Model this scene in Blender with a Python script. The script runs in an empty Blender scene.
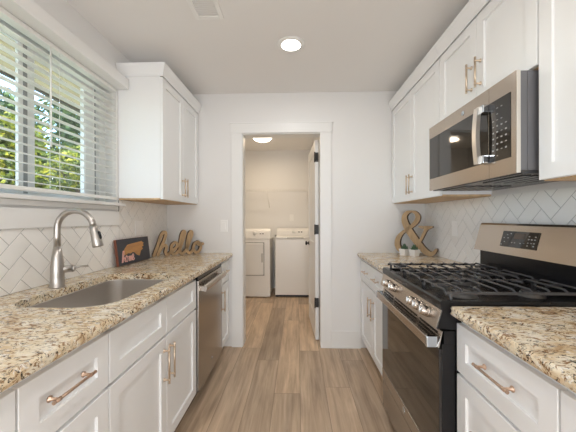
import bpy, bmesh, math, random
from mathutils import Vector, Matrix
random.seed(7)
S = bpy.context.scene
COL = S.collection

# ------------------------------------------------------------------ camera
H = 1.2484
yaw, pitch, roll = .0313, -.0012, -.0028
R_ = Vector((math.cos(yaw), math.sin(yaw), 0))
F_ = Vector((-math.sin(yaw)*math.cos(pitch), math.cos(yaw)*math.cos(pitch), math.sin(pitch)))
U_ = R_.cross(F_)
Rc = R_*math.cos(roll) + U_*math.sin(roll)
Uc = U_*math.cos(roll) - R_*math.sin(roll)
cd = bpy.data.cameras.new('camera')
cam = bpy.data.objects.new('camera', cd)
COL.objects.link(cam)
m = Matrix((Rc, Uc, -F_)).transposed().to_4x4()
m.translation = Vector((0, 0, H))
cam.matrix_world = m
cd.sensor_width = 36
cd.lens = 293.5627*36/576
cd.shift_y = (218.6768-216)/576
cd.clip_start = .02
S.camera = cam

# ------------------------------------------------------------------ view, world, sun, large lights
S.view_settings.view_transform = 'Standard'
S.view_settings.look = 'None'
S.view_settings.gamma = 1
S.view_settings.use_curve_mapping = False
S.view_settings.exposure = 0.15

W = bpy.data.worlds.new('world')
S.world = W
W.use_nodes = True
wn = W.node_tree.nodes
sky = wn.new('ShaderNodeTexSky')
sky.sky_type = 'NISHITA'
sky.sun_disc = False
sky.sun_elevation = math.radians(50)
sky.sun_rotation = math.radians(120)
W.node_tree.links.new(sky.outputs[0], wn['Background'].inputs[0])
wn['Background'].inputs[1].default_value = 1.15
S.cycles.max_bounces = 16
S.cycles.diffuse_bounces = 10


def light(name, kind, loc, energy, color=(1, 1, 1), rot=(0, 0, 0), **kw):
    d = bpy.data.lights.new(name, kind)
    d.energy = energy
    d.color = color
    for k, v in kw.items():
        setattr(d, k, v)
    o = bpy.data.objects.new(name, d)
    COL.objects.link(o)
    o.location = loc
    o.rotation_euler = rot
    return o


light('sun', 'SUN', (2, -6, 8), 6.5, (1, .95, .86), (math.radians(36), 0, math.radians(20)), angle=.01)
# added unseen fill light behind the viewpoint, brightening the whole kitchen
light('rear_fill', 'AREA', (0, -2.5, .72), 50, (.90, .95, 1), (math.radians(90), 0, 0),
      shape='RECTANGLE', size=2.3, size_y=1.35)

# ------------------------------------------------------------------ materials
MATS = {}


def nodes(name):
    mt = bpy.data.materials.new(name)
    mt.use_nodes = True
    nt = mt.node_tree
    return mt, nt, nt.nodes['Principled BSDF']


def mat(name, col, rough=.5, metal=0, bump=0, bscale=200, coat=0, spec=.5, stretch=None, emit=0, var=0, vscale=8):
    if name in MATS:
        return MATS[name]
    mt, nt, p = nodes(name)
    p.inputs['Base Color'].default_value = (*col, 1)
    p.inputs['Roughness'].default_value = rough
    p.inputs['Metallic'].default_value = metal
    p.inputs['Specular IOR Level'].default_value = spec
    p.inputs['Coat Weight'].default_value = coat
    if emit:
        p.inputs['Emission Color'].default_value = (*col, 1)
        p.inputs['Emission Strength'].default_value = emit
    tc = nt.nodes.new('ShaderNodeTexCoord')
    mp = nt.nodes.new('ShaderNodeMapping')
    nt.links.new(tc.outputs['Object'], mp.inputs[0])
    if stretch:
        mp.inputs['Scale'].default_value = stretch
    if bump:
        n = nt.nodes.new('ShaderNodeTexNoise')
        n.inputs['Scale'].default_value = bscale
        n.inputs['Detail'].default_value = 3
        nt.links.new(mp.outputs[0], n.inputs['Vector'])
        b = nt.nodes.new('ShaderNodeBump')
        b.inputs['Strength'].default_value = bump
        b.inputs['Distance'].default_value = .002
        nt.links.new(n.outputs[0], b.inputs['Height'])
        nt.links.new(b.outputs[0], p.inputs['Normal'])
    if var:
        n = nt.nodes.new('ShaderNodeTexNoise')
        n.inputs['Scale'].default_value = vscale
        n.inputs['Detail'].default_value = 4
        nt.links.new(mp.outputs[0], n.inputs['Vector'])
        r = nt.nodes.new('ShaderNodeValToRGB')
        r.color_ramp.elements[0].position = .3
        r.color_ramp.elements[1].position = .7
        r.color_ramp.elements[0].color = (*[c*(1-var) for c in col], 1)
        r.color_ramp.elements[1].color = (*[min(1, c*(1+var)) for c in col], 1)
        nt.links.new(n.outputs[0], r.inputs[0])
        nt.links.new(r.outputs[0], p.inputs['Base Color'])
    MATS[name] = mt
    return mt


def math_node(nt, op, a, b=None, c=None):
    n = nt.nodes.new('ShaderNodeMath')
    n.operation = op
    for i, v in enumerate((a, b, c)):
        if v is None:
            continue
        if isinstance(v, (int, float)):
            n.inputs[i].default_value = v
        else:
            nt.links.new(v, n.inputs[i])
    return n.outputs[0]


def ramp(nt, fac, stops):
    r = nt.nodes.new('ShaderNodeValToRGB')
    e = r.color_ramp.elements
    while len(e) < len(stops):
        e.new(.5)
    for el, (pos, c) in zip(e, stops):
        el.position = pos
        el.color = (*c, 1)
    nt.links.new(fac, r.inputs[0])
    return r.outputs[0]


def mix(nt, fac, a, b, mode='MIX'):
    n = nt.nodes.new('ShaderNodeMix')
    n.data_type = 'RGBA'
    n.blend_type = mode
    for sock, v in ((n.inputs['Factor'], fac), (n.inputs[6], a), (n.inputs[7], b)):
        if isinstance(v, (int, float)):
            sock.default_value = v
        elif isinstance(v, tuple):
            sock.default_value = (*v, 1)
        else:
            nt.links.new(v, sock)
    return n.outputs[2]


def noise(nt, vec, scale, detail=3, rough=.5, dist=0):
    n = nt.nodes.new('ShaderNodeTexNoise')
    n.inputs['Scale'].default_value = scale
    n.inputs['Detail'].default_value = detail
    n.inputs['Roughness'].default_value = rough
    n.inputs['Distortion'].default_value = dist
    nt.links.new(vec, n.inputs['Vector'])
    return n.outputs[0]


def wood_floor():
    mt, nt, p = nodes('floor_planks')
    g = nt.nodes.new('ShaderNodeNewGeometry')
    s = nt.nodes.new('ShaderNodeSeparateXYZ')
    nt.links.new(g.outputs['Position'], s.inputs[0])
    x, y = s.outputs[0], s.outputs[1]
    u = math_node(nt, 'DIVIDE', math_node(nt, 'SUBTRACT', x, .018), .184)
    col = math_node(nt, 'FLOOR', u)
    fu = math_node(nt, 'FRACT', u)
    w1 = nt.nodes.new('ShaderNodeTexWhiteNoise')
    w1.noise_dimensions = '1D'
    nt.links.new(col, w1.inputs['W'])
    v = math_node(nt, 'ADD', math_node(nt, 'DIVIDE', y, 1.5), math_node(nt, 'MULTIPLY', w1.outputs[0], 3.7))
    row = math_node(nt, 'FLOOR', v)
    fv = math_node(nt, 'FRACT', v)
    w2 = nt.nodes.new('ShaderNodeTexWhiteNoise')
    w2.noise_dimensions = '2D'
    c = nt.nodes.new('ShaderNodeCombineXYZ')
    nt.links.new(col, c.inputs[0])
    nt.links.new(row, c.inputs[1])
    nt.links.new(c.outputs[0], w2.inputs['Vector'])
    pid = w2.outputs[0]
    gv = nt.nodes.new('ShaderNodeCombineXYZ')
    nt.links.new(math_node(nt, 'MULTIPLY', x, 30.), gv.inputs[0])
    nt.links.new(math_node(nt, 'MULTIPLY', y, 1.7), gv.inputs[1])
    nt.links.new(math_node(nt, 'MULTIPLY', pid, 40.), gv.inputs[2])
    n1 = noise(nt, gv.outputs[0], 1.0, 6, .62, .6)
    gv2 = nt.nodes.new('ShaderNodeCombineXYZ')
    nt.links.new(math_node(nt, 'MULTIPLY', x, 7.), gv2.inputs[0])
    nt.links.new(math_node(nt, 'MULTIPLY', y, 1.3), gv2.inputs[1])
    nt.links.new(math_node(nt, 'MULTIPLY', pid, 90.), gv2.inputs[2])
    n2 = noise(nt, gv2.outputs[0], 1.0, 3, .5, 1.0)
    base = ramp(nt, n1, [(.30, (.25, .175, .115)), (.5, (.50, .375, .265)), (.70, (.74, .59, .445))])
    grey = ramp(nt, n2, [(.30, (.33, .25, .185)), (.52, (.53, .405, .295)), (.72, (.74, .585, .43))])
    colr = mix(nt, .5, base, grey)
    tone = ramp(nt, pid, [(0, (.76, .75, .745)), (.5, (.96, .95, .94)), (1, (1.16, 1.13, 1.08))])
    colr = mix(nt, 1.0, colr, tone, 'MULTIPLY')
    e1 = math_node(nt, 'MINIMUM', fu, math_node(nt, 'SUBTRACT', 1., fu))
    e2 = math_node(nt, 'MULTIPLY', math_node(nt, 'MINIMUM', fv, math_node(nt, 'SUBTRACT', 1., fv)), 8.1)
    ed = math_node(nt, 'MINIMUM', e1, e2)
    seam = math_node(nt, 'LESS_THAN', ed, .009)
    colr = mix(nt, math_node(nt, 'MULTIPLY', seam, .6), colr, (.10, .07, .05))
    nt.links.new(colr, p.inputs['Base Color'])
    p.inputs['Roughness'].default_value = .42
    b = nt.nodes.new('ShaderNodeBump')
    b.inputs['Strength'].default_value = .12
    b.inputs['Distance'].default_value = .002
    nt.links.new(n1, b.inputs['Height'])
    nt.links.new(b.outputs[0], p.inputs['Normal'])
    return mt


def granite():
    mt, nt, p = nodes('granite')
    g = nt.nodes.new('ShaderNodeNewGeometry')
    P = g.outputs['Position']
    mp = nt.nodes.new('ShaderNodeMapping')
    mp.inputs['Rotation'].default_value = (0, 0, 1.1)
    mp.inputs['Scale'].default_value = (1, 1.7, 1.7)
    nt.links.new(P, mp.inputs[0])
    V = mp.outputs[0]
    big = noise(nt, V, 10, 5, .6, 1.0)
    base = ramp(nt, big, [(.30, (.50, .34, .19)), (.42, (.73, .58, .38)), (.54, (.82, .72, .54)), (.68, (.89, .83, .71))])
    med2 = noise(nt, V, 30, 4, .6, .6)
    base = mix(nt, ramp(nt, med2, [(.57, (0, 0, 0)), (.64, (.9, .9, .9))]), base, (.90, .87, .81))
    gry = noise(nt, V, 22, 4, .6, .5)
    base = mix(nt, ramp(nt, gry, [(.60, (0, 0, 0)), (.66, (.7, .7, .7))]), base, (.40, .36, .33))
    med = noise(nt, V, 22, 5, .7, 2.0)
    base = mix(nt, ramp(nt, med, [(.41, (1, 1, 1)), (.47, (0, 0, 0))]), base, (.30, .175, .085))
    dk = noise(nt, V, 36, 5, .72, 1.4)
    base = mix(nt, ramp(nt, dk, [(.395, (1, 1, 1)), (.43, (0, 0, 0))]), base, (.025, .020, .018))
    nt.links.new(base, p.inputs['Base Color'])
    p.inputs['Roughness'].default_value = .14
    b = nt.nodes.new('ShaderNodeBump')
    b.inputs['Strength'].default_value = .05
    b.inputs['Distance'].default_value = .001
    nt.links.new(med, b.inputs['Height'])
    nt.links.new(b.outputs[0], p.inputs['Normal'])
    return mt


def thin_glass():
    mt = bpy.data.materials.new('window_glass')
    mt.use_nodes = True
    nt = mt.node_tree
    nt.nodes.clear()
    o = nt.nodes.new('ShaderNodeOutputMaterial')
    t = nt.nodes.new('ShaderNodeBsdfTransparent')
    t.inputs[0].default_value = (.95, .97, .96, 1)
    gl = nt.nodes.new('ShaderNodeBsdfGlossy')
    gl.inputs['Roughness'].default_value = .02
    lw = nt.nodes.new('ShaderNodeLayerWeight')
    lw.inputs[0].default_value = .5
    fr = nt.nodes.new('ShaderNodeMath')
    fr.operation = 'MULTIPLY_ADD'
    fr.inputs[1].default_value = .10
    fr.inputs[2].default_value = .015
    nt.links.new(lw.outputs['Facing'], fr.inputs[0])
    mx = nt.nodes.new('ShaderNodeMixShader')
    nt.links.new(fr.outputs[0], mx.inputs[0])
    nt.links.new(t.outputs[0], mx.inputs[1])
    nt.links.new(gl.outputs[0], mx.inputs[2])
    nt.links.new(mx.outputs[0], o.inputs[0])
    return mt


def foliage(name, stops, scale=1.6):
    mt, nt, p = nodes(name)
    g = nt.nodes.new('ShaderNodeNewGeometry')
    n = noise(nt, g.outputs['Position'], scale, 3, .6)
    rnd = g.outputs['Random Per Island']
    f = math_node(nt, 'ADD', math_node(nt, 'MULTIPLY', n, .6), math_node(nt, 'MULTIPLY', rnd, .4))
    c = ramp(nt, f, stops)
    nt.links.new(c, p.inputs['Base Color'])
    p.inputs['Roughness'].default_value = .5
    tr = nt.nodes.new('ShaderNodeBsdfTranslucent')
    nt.links.new(c, tr.inputs[0])
    mx = nt.nodes.new('ShaderNodeMixShader')
    mx.inputs[0].default_value = .35
    out = nt.nodes['Material Output']
    nt.links.new(p.outputs[0], mx.inputs[1])
    nt.links.new(tr.outputs[0], mx.inputs[2])
    nt.links.new(mx.outputs[0], out.inputs[0])
    return mt


M_wall = mat('wall_paint', (.775, .77, .762), .6, bump=.08, bscale=260)
M_ceil = mat('ceiling_paint', (.83, .815, .80), .8, bump=.12, bscale=220)
M_trim = mat('trim_paint', (.80, .80, .79), .35)
M_cab = mat('cabinet_paint', (.84, .85, .855), .38)
M_toe = mat('toe_kick', (.55, .54, .52), .5)
M_ply = mat('raw_wood', (.62, .43, .25), .6, var=.2, stretch=(3, 30, 3))
M_tile = mat('white_tile', (.88, .87, .845), .22)
M_grout = mat('grout', (.37, .365, .355), .8)
M_gran = granite()
M_floor = wood_floor()
M_steel = mat('brushed_steel', (.56, .51, .46), .25, 1, bump=.05, bscale=60, stretch=(1, 2, 60))
M_trimsteel = mat('pale_steel', (.80, .76, .70), .33, 1)
M_dsteel = mat('dark_steel', (.42, .40, .38), .20, 1, bump=.04, bscale=60, stretch=(60, 2, 1))
M_warmsteel = mat('warm_steel', (.53, .465, .40), .25, 1, bump=.05, bscale=60, stretch=(1, 2, 60))
M_nickel = mat('brushed_nickel', (.50, .475, .45), .28, 1)
M_sink = mat('sink_steel', (.66, .63, .60), .36, 1, bump=.05, bscale=80, stretch=(1, 30, 1))
M_burn = mat('burner_alloy', (.16, .155, .15), .45, .7)
M_chrome = mat('chrome', (.62, .68, .74), .12, 1)
M_gold = mat('rose_gold', (.54, .39, .295), .28, 1)
M_champ = mat('champagne', (.66, .54, .42), .28, 1)
M_blk = mat('black_enamel', (.010, .010, .011), .25, spec=.3)
M_blkm = mat('black_iron', (.05, .05, .053), .27, bump=.05, bscale=300)
M_char = mat('dark_grey_metal', (.17, .17, .18), .40, .2)
M_bglass = mat('black_glass', (.012, .010, .009), .045, spec=.8)
M_btn = mat('button_print', (.36, .365, .37), .5)
M_white = mat('appliance_white', (.83, .82, .80), .28)
M_plast = mat('white_plastic', (.86, .855, .84), .4)
M_blind = mat('blind_white', (.84, .84, .81), .4)
M_vinyl = mat('vinyl_white', (.78, .79, .78), .4)
M_glass = thin_glass()
M_sign = mat('sign_wood', (.42, .285, .155), .6, var=.18, stretch=(30, 30, 4), vscale=2)
M_signd = mat('sign_wood_edge', (.10, .06, .03), .6)
M_slate = mat('slate_paint', (.055, .058, .07), .55)
M_orange = mat('orange_wood', (.52, .27, .10), .5, var=.15, stretch=(4, 30, 30), vscale=2)
M_redwood = mat('reddish_wood', (.22, .075, .045), .5)
M_pink = mat('pink_paint', (.88, .52, .46), .5)
M_soil = mat('soil', (.05, .035, .025), .9)
M_hinge = mat('black_hardware', (.015, .015, .015), .4)
M_lens = mat('lit_lens', (1, .96, .88), .5, emit=7)
M_dome = mat('lit_dome', (1, .90, .74), .5, emit=4.5)
M_soffit = mat('soffit_tan', (.72, .58, .36), .6)
M_siding = mat('siding', (.60, .52, .38), .7)
M_grass = mat('lawn', (.30, .30, .20), .9, var=.3, vscale=3)
M_bark = mat('bark', (.10, .07, .05), .9, bump=.4, bscale=40)
M_led = mat('display_dim', (.10, .07, .055), .15)
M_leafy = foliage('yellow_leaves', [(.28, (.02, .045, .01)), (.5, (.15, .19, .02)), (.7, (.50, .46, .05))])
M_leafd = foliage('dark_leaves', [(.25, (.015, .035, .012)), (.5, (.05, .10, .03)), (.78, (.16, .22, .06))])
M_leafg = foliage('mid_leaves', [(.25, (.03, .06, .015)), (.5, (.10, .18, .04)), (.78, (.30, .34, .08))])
M_succ = mat('succulent_green', (.06, .13, .07), .5, var=.4, vscale=40)


# ------------------------------------------------------------------ mesh helpers
class B:
    def __init__(self):
        self.bm = bmesh.new()

    def faces(self, vs, fs, mi=0, smooth=False):
        v = [self.bm.verts.new(p) for p in vs]
        out = []
        for f in fs:
            try:
                q = self.bm.faces.new([v[i] for i in f])
            except ValueError:
                continue
            q.material_index = mi
            q.smooth = smooth
            out.append(q)
        return v, out

    def box(self, x0, x1, y0, y1, z0, z1, bev=0, mi=0):
        vs = [(x, y, z) for x in (x0, x1) for y in (y0, y1) for z in (z0, z1)]
        fs = [(0, 1, 3, 2), (4, 6, 7, 5), (0, 4, 5, 1), (2, 3, 7, 6), (0, 2, 6, 4), (1, 5, 7, 3)]
        v, q = self.faces(vs, fs, mi)
        if bev:
            es = list({e for f in q for e in f.edges})
            r = bmesh.ops.bevel(self.bm, geom=es, offset=bev, segments=2, affect='EDGES', profile=.6)
            for f in r['faces']:
                f.material_index = mi
        return self

    def tube(self, pts, r, n=12, cap=True, mi=0):
        pts = [Vector(p) for p in pts]
        rad = r if isinstance(r, (list, tuple)) else [r]*len(pts)
        T = []
        for i in range(len(pts)):
            a, b = pts[max(0, i-1)], pts[min(len(pts)-1, i+1)]
            T.append((b-a).normalized())
        up = Vector((0, 0, 1)) if abs(T[0].z) < .9 else Vector((1, 0, 0))
        N = (up - T[0]*up.dot(T[0])).normalized()
        rings = []
        for i, p in enumerate(pts):
            N = (N - T[i]*N.dot(T[i])).normalized()
            Bn = T[i].cross(N)
            rings.append([self.bm.verts.new(p + (N*math.cos(2*math.pi*k/n) + Bn*math.sin(2*math.pi*k/n))*rad[i]) for k in range(n)])
        for a, b in zip(rings, rings[1:]):
            for k in range(n):
                f = self.bm.faces.new((a[k], a[(k+1) % n], b[(k+1) % n], b[k]))
                f.smooth = True
                f.material_index = mi
        if cap:
            for rg in (rings[0], rings[-1]):
                f = self.bm.faces.new(rg)
                f.material_index = mi
        return self

    def cyl(self, p0, p1, r0, r1=None, n=20, mi=0):
        return self.tube([p0, p1], [r0, r0 if r1 is None else r1], n, True, mi)

    def lathe(self, prof, c=(0, 0, 0), axis='z', n=28, mi=0):
        c = Vector(c)
        rings = []
        for r, h in prof:
            rg = []
            for k in range(n):
                a = 2*math.pi*k/n
                u, v = r*math.cos(a), r*math.sin(a)
                d = {'z': (u, v, h), 'x': (h, u, v), 'y': (v, h, u)}[axis]
                rg.append(self.bm.verts.new(c + Vector(d)))
            rings.append(rg)
        for a, b in zip(rings, rings[1:]):
            for k in range(n):
                f = self.bm.faces.new((a[k], a[(k+1) % n], b[(k+1) % n], b[k]))
                f.smooth = True
                f.material_index = mi
        for rg, (r, h) in ((rings[0], prof[0]), (rings[-1], prof[-1])):
            if r > 1e-5:
                self.bm.faces.new(rg).material_index = mi
        return self

    def prism(self, poly, d0, d1, axis='y', mi=0, side_mi=None, bev=0):
        """poly in the plane across the axis: y -> (x,z), x -> (y,z), z -> (x,y)"""
        f3 = {'y': lambda p, d: (p[0], d, p[1]), 'x': lambda p, d: (d, p[0], p[1]), 'z': lambda p, d: (p[0], p[1], d)}[axis]
        n = len(poly)
        vs = [f3(p, d0) for p in poly] + [f3(p, d1) for p in poly]
        s = mi if side_mi is None else side_mi
        v, q = self.faces(vs, [tuple(range(n)), tuple(range(n, 2*n))], mi)
        for i in range(n):
            f = self.bm.faces.new((v[i], v[(i+1) % n], v[n+(i+1) % n], v[n+i]))
            f.material_index = s
            q.append(f)
        if bev:
            bmesh.ops.bevel(self.bm, geom=list({e for f in q for e in f.edges}), offset=bev, segments=2, affect='EDGES')
        return self

    def shaker(self, xf, sg, y0, y1, z0, z1, fr=.056, th=.019, rec=.010):
        """a shaker front facing sg along x, its face at xf"""
        c = .0015

        def ring(d, x):
            return [(x, y0+d, z0+d), (x, y1-d, z0+d), (x, y1-d, z1-d), (x, y0+d, z1-d)]
        xb = xf - sg*th
        rs = ring(0, xb) + ring(0, xf-sg*c) + ring(c, xf) + ring(fr, xf) + ring(fr+.0004, xf-sg*rec)
        fs = [(0, 3, 2, 1)]
        for k in range(4):
            for i in range(4):
                a, b = 4*k+i, 4*k+(i+1) % 4
                fs.append((a, b, b+4, a+4))
        fs.append((16, 17, 18, 19))
        self.faces(rs, fs)
        return self


ROOT = {}


def link(o, parent=None):
    COL.objects.link(o)
    if parent:
        o.parent = parent
    return o


def tag(o, label=None, cat=None, group=None, kind=None):
    if label:
        o['label'] = label
    if cat:
        o['category'] = cat
    if group:
        o['group'] = group
    if kind:
        o['kind'] = kind
    return o


def root_of(o):
    while o.parent:
        o = o.parent
    return o


def obj(name, b, mats, parent=None, local=False):
    bm = b.bm
    bmesh.ops.recalc_face_normals(bm, faces=bm.faces)
    if not isinstance(mats, (list, tuple)):
        mats = [mats]
    me = bpy.data.meshes.new(name)
    o = bpy.data.objects.new(name, me)
    if parent:
        if not local:
            off = root_of(parent).location
            bmesh.ops.translate(bm, verts=bm.verts, vec=-off)
    elif not local:
        # origin at the middle of the base
        xs = [v.co.x for v in bm.verts]
        ys = [v.co.y for v in bm.verts]
        zs = [v.co.z for v in bm.verts]
        off = Vector(((min(xs)+max(xs))/2, (min(ys)+max(ys))/2, min(zs)))
        bmesh.ops.translate(bm, verts=bm.verts, vec=-off)
        o.location = off
    bm.to_mesh(me)
    bm.free()
    for mm in mats:
        me.materials.append(mm)
    return link(o, parent)


def thing(name, label, cat, loc, rz=0, group=None, kind=None):
    o = bpy.data.objects.new(name, None)
    o.empty_display_size = .1
    o.location = loc
    o.rotation_euler = (0, 0, rz)
    tag(o, label, cat, group, kind)
    return link(o)


def struct(name, b, mats, label=None, cat=None):
    o = obj(name, b, mats)
    return tag(o, label, cat, kind='structure')


# ------------------------------------------------------------------ dimensions
D = 2.845                       # back wall
D2 = 2.975                      # its laundry side
XL, XR = -1.285, 1.231          # walls
ZC = 2.465
YB = -2.6
ZT = .914                       # counter top
XLC, XRC = -.63, .582           # counter fronts
XLD, XRD = -.657, .604          # base door fronts
XLU, XRU = -.960, .906          # upper door fronts
ZU = 1.385
LY = 5.25                       # laundry back wall

# ------------------------------------------------------------------ the setting
b = B(); b.box(-1.45, 1.45, YB, LY+.1, -.08, 0)
struct('floor', b, M_floor, 'grey-brown wood plank floor running through to the laundry', 'floor')
b = B(); b.box(-1.43, 1.38, YB, LY+.1, ZC, ZC+.1)
struct('ceiling', b, M_ceil, 'plain pale grey painted ceiling', 'ceiling')

WY0, WY1, WZ0, WZ1 = .62, 2.05, 1.345, 2.185
b = B()
b.box(-1.43, XL, YB, WY0, 0, ZC)
b.box(-1.43, XL, WY1, D, 0, ZC)
b.box(-1.43, XL, WY0, WY1, 0, WZ0)
b.box(-1.43, XL, WY0, WY1, WZ1, ZC)
struct('wall_left', b, M_wall, 'white wall with the window over the sink', 'wall')
b = B(); b.box(XR, 1.38, YB, D, 0, ZC)
struct('wall_right', b, M_wall, 'white wall behind the range', 'wall')
b = B()
b.box(-1.43, -.547, D, D2, 0, ZC)
b.box(.242, 1.38, D, D2, 0, ZC)
b.box(-.547, .242, D, D2, 2.085, ZC)
struct('wall_back', b, M_wall, 'white end wall with the laundry doorway', 'wall')
b = B(); b.box(-1.43, 1.38, YB-.1, YB, 0, ZC)
struct('wall_front', b, M_wall, 'white wall behind the viewpoint', 'wall')
b = B(); b.box(-1.43, 1.38, LY, LY+.1, 0, ZC)
struct('wall_laundry_back', b, M_wall, 'white back wall of the laundry', 'wall')
b = B(); b.box(.262, .36, D2, LY, 0, ZC)
struct('wall_laundry_right', b, M_wall, 'white side wall of the laundry behind the open door', 'wall')
b = B(); b.box(-1.43, -1.33, D2, LY, 0, ZC)
struct('wall_laundry_left', b, M_wall, 'white side wall of the laundry beside the dryer', 'wall')

# doorway trim
t = thing('trim_1', 'white painted casing around the laundry doorway', 'door casing', (-.15, D, 0), kind='structure')
b = B(); b.box(-.638, -.534, D-.018, D, 0, 2.075, .002); obj('side_casing', b, M_trim, t)
b = B(); b.box(.222, .328, D-.018, D, 0, 2.075, .002); obj('side_casing', b, M_trim, t)
b = B(); b.box(-.645, .336, D-.022, D, 2.075, 2.165, .002); obj('head_casing', b, M_trim, t)
b = B(); b.box(-.652, .345, D-.025, D, 2.165, 2.178, .003)
obj('head_cap', b, M_trim, t)
b = B()
b.box(-.547, -.528, D, D2+.004, 0, 2.066)
b.box(.223, .242, D, D2+.004, 0, 2.066)
b.box(-.547, .242, D, D2+.004, 2.066, 2.085)
obj('jamb', b, M_trim, t)
b = B(); b.box(-.64, -.547, D2, D2+.016, 0, 2.14); b.box(-.62, .26, D2, D2+.016, 2.085, 2.16)
obj('laundry_casing', b, M_trim, t)

b = B(); b.box(.33, .604, D-.014, D, 0, .162, .002); b.box(.33, .604, D-.02, D, 0, .018, .002)
struct('baseboard_back', b, M_trim, 'white baseboard between doorway and base cabinet', 'baseboard')
b = B(); b.box(-1.33, .262, LY-.014, LY, 0, .13, .002)
struct('baseboard_laundry', b, M_trim, 'white baseboard behind washer and dryer', 'baseboard')

# laundry door, standing open into the laundry
a0 = math.radians(3.2)
dr = thing('door_1', 'white panelled laundry door standing open', 'door', (.219, D2+.022, .012), a0, kind='structure')
DW_, DH = .712, 2.03
b = B()
x0, x1 = -.036, 0
b.box(x0+.007, x1-.007, .003, DW_-.003, .003, DH-.003)
for (ya, yb, za, zb) in ((.001, .11, .001, DH-.001), (DW_-.11, DW_-.001, .001, DH-.001), (.11, DW_-.11, .001, .22), (.11, DW_-.11, DH-.12, DH-.001), (.11, DW_-.11, .82, .98)):
    b.box(x0, x0+.0075, ya, yb, za, zb)
    b.box(x1-.0075, x1, ya, yb, za, zb)
b.box(x0+.0003, x1-.0003, 0, .01, 0, DH); b.box(x0+.0003, x1-.0003, DW_-.01, DW_, 0, DH); b.box(x0+.0003, x1-.0003, .0101, DW_-.0101, DH-.01, DH)
obj('leaf', b, M_trim, dr, True)
for s in (-1, 1):
    xx = x0 if s < 0 else x1
    b = B()
    b.lathe([(.026, 0), (.026, s*.007), (.010, s*.009), (.010, s*.022), (.024, s*.027), (.027, s*.037), (.020, s*.046), (0, s*.048)] if s < 0 else
            [(.026, 0), (.026, .006), (.010, .008), (.010, .012), (.016, .016), (0, .018)], (xx, DW_-.065, .93), 'x')
    obj('knob', b, M_hinge, dr, True)
for z in (1.81, 1.075, .33):
    b = B()
    b.box(x0-.002, x0+.034, -.003, .0, z, z+.095)
    b.cyl((x0-.004, -.006, z-.004), (x0-.004, -.006, z+.099), .0065, n=10)
    obj('hinge', b, M_hinge, dr, True)

# ------------------------------------------------------------------ window
w = thing('window_1', 'white vinyl window over the sink looking out to trees', 'window', (-1.39, 1.335, WZ0), kind='structure')
b = B()
FX0, FX1 = -1.425, -1.365
for (ya, yb, za, zb) in ((WY0+.0505, 1.985, WZ0, WZ0+.03), (WY0+.0505, 1.985, WZ1-.035, WZ1), (WY0, WY0+.05, WZ0, WZ1), (1.9855, WY1, WZ0, WZ1)):
    b.box(FX0, FX1, ya, yb, za, zb, .002)
obj('window_frame', b, M_vinyl, w)
for (ya, yb, xa, xb) in ((1.452, 1.968, -1.412, -1.385), (WY0+.051, 1.45, -1.3835, -1.3675)):
    b = B()
    za, zb, sw = WZ0+.0305, WZ1-.0355, .058
    sr = .098 if yb > 1.9 else .05
    b.box(xa, xb, ya, ya+sw, za, zb, .002)
    b.box(xa, xb, yb-sr, yb, za, zb, .002)
    b.box(xa, xb, ya+sw+.0003, yb-sr-.0003, za, za+.03, .002)
    b.box(xa, xb, ya+sw+.0003, yb-sr-.0003, zb-.03, zb, .002)
    s_ = obj('sash', b, M_vinyl, w)
    b = B(); xm = (xa+xb)/2
    b.box(xm-.002, xm+.002, ya+.02, yb-.02, za+.01, zb-.01)
    obj('pane', b, M_glass, s_)
for ya, yb, xa, xb in ((1.9685, 1.985, -1.411, -1.389), (1.425, 1.447, -1.3673, -1.3655)):  # grey strips stand in for the shade in the gaps beside the sashes
    b = B(); b.box(xa, xb, ya, yb, WZ0+.032, WZ1-.037); obj('gap_shade', b, mat('gap_shade_grey', (.30, .31, .31), .6), w)
# stool, apron and head board
t = thing('trim_2', 'white sill, apron and head board around the window', 'window trim', (XL, 1.335, 1.2), kind='structure')
b = B(); b.box(-1.365, -1.225, WY0-.06, 2.063, WZ0-.006, WZ0+.013, .003); obj('sill', b, M_trim, t)
b = B(); b.box(XL, -1.262, WY0-.03, 2.045, 1.205, 1.300, .002); obj('apron', b, M_trim, t)
b = B(); b.box(XL, -1.268, WY0-.03, 2.045, 1.312, 1.338, .002); obj('apron_moulding', b, M_trim, t)
b = B()
b.prism([(XL, 2.172), (-1.203, 2.172), (-1.200, 2.175), (-1.200, 2.243), (-1.203, 2.246), (XL, 2.246)], WY0-.08, 2.062, 'y')
obj('head_board', b, M_trim, t)

# blind
bl = thing('window_blind', 'white slatted blind lowered over the window above the sink', 'blind', (-1.30, 1.335, 1.38))
BX = -1.298
by0, by1 = WY0+.012, WY1-.010
b = B(); b.box(BX-.028, BX+.020, by0, by1, 2.146, 2.169, .003); obj('headrail', b, M_blind, bl)
b = B()
z = 1.428
while z < 2.138:
    n = 6
    prof = []
    for i in range(n+1):
        q = i/n-.5
        prof.append((BX+q*.050, z + .0022*(1-4*q*q) - q*.006))
    poly = prof + [(x, zz-.0028) for x, zz in reversed(prof)]
    b.prism(poly, by0+.004, by1-.004, 'y')
    z += .0445
obj('slats', b, M_blind, bl)
b = B(); b.box(BX-.026, BX+.026, by0+.004, by1-.004, 1.382, 1.402, .004); obj('bottom_rail', b, M_blind, bl)
for yy in (.83, 1.215, 1.535, 1.80, 1.99):
    b = B()
    for xx in (BX-.027, BX+.027):
        b.cyl((xx, yy, 1.402), (xx, yy, 2.13), .0013, n=6)
    obj('ladder_cord', b, M_blind, bl)
b = B(); b.cyl((BX+.036, 1.47, 1.62), (BX+.036, 1.47, 2.13), .0035, n=8); obj('tilt_wand', b, M_blind, bl)

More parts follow.
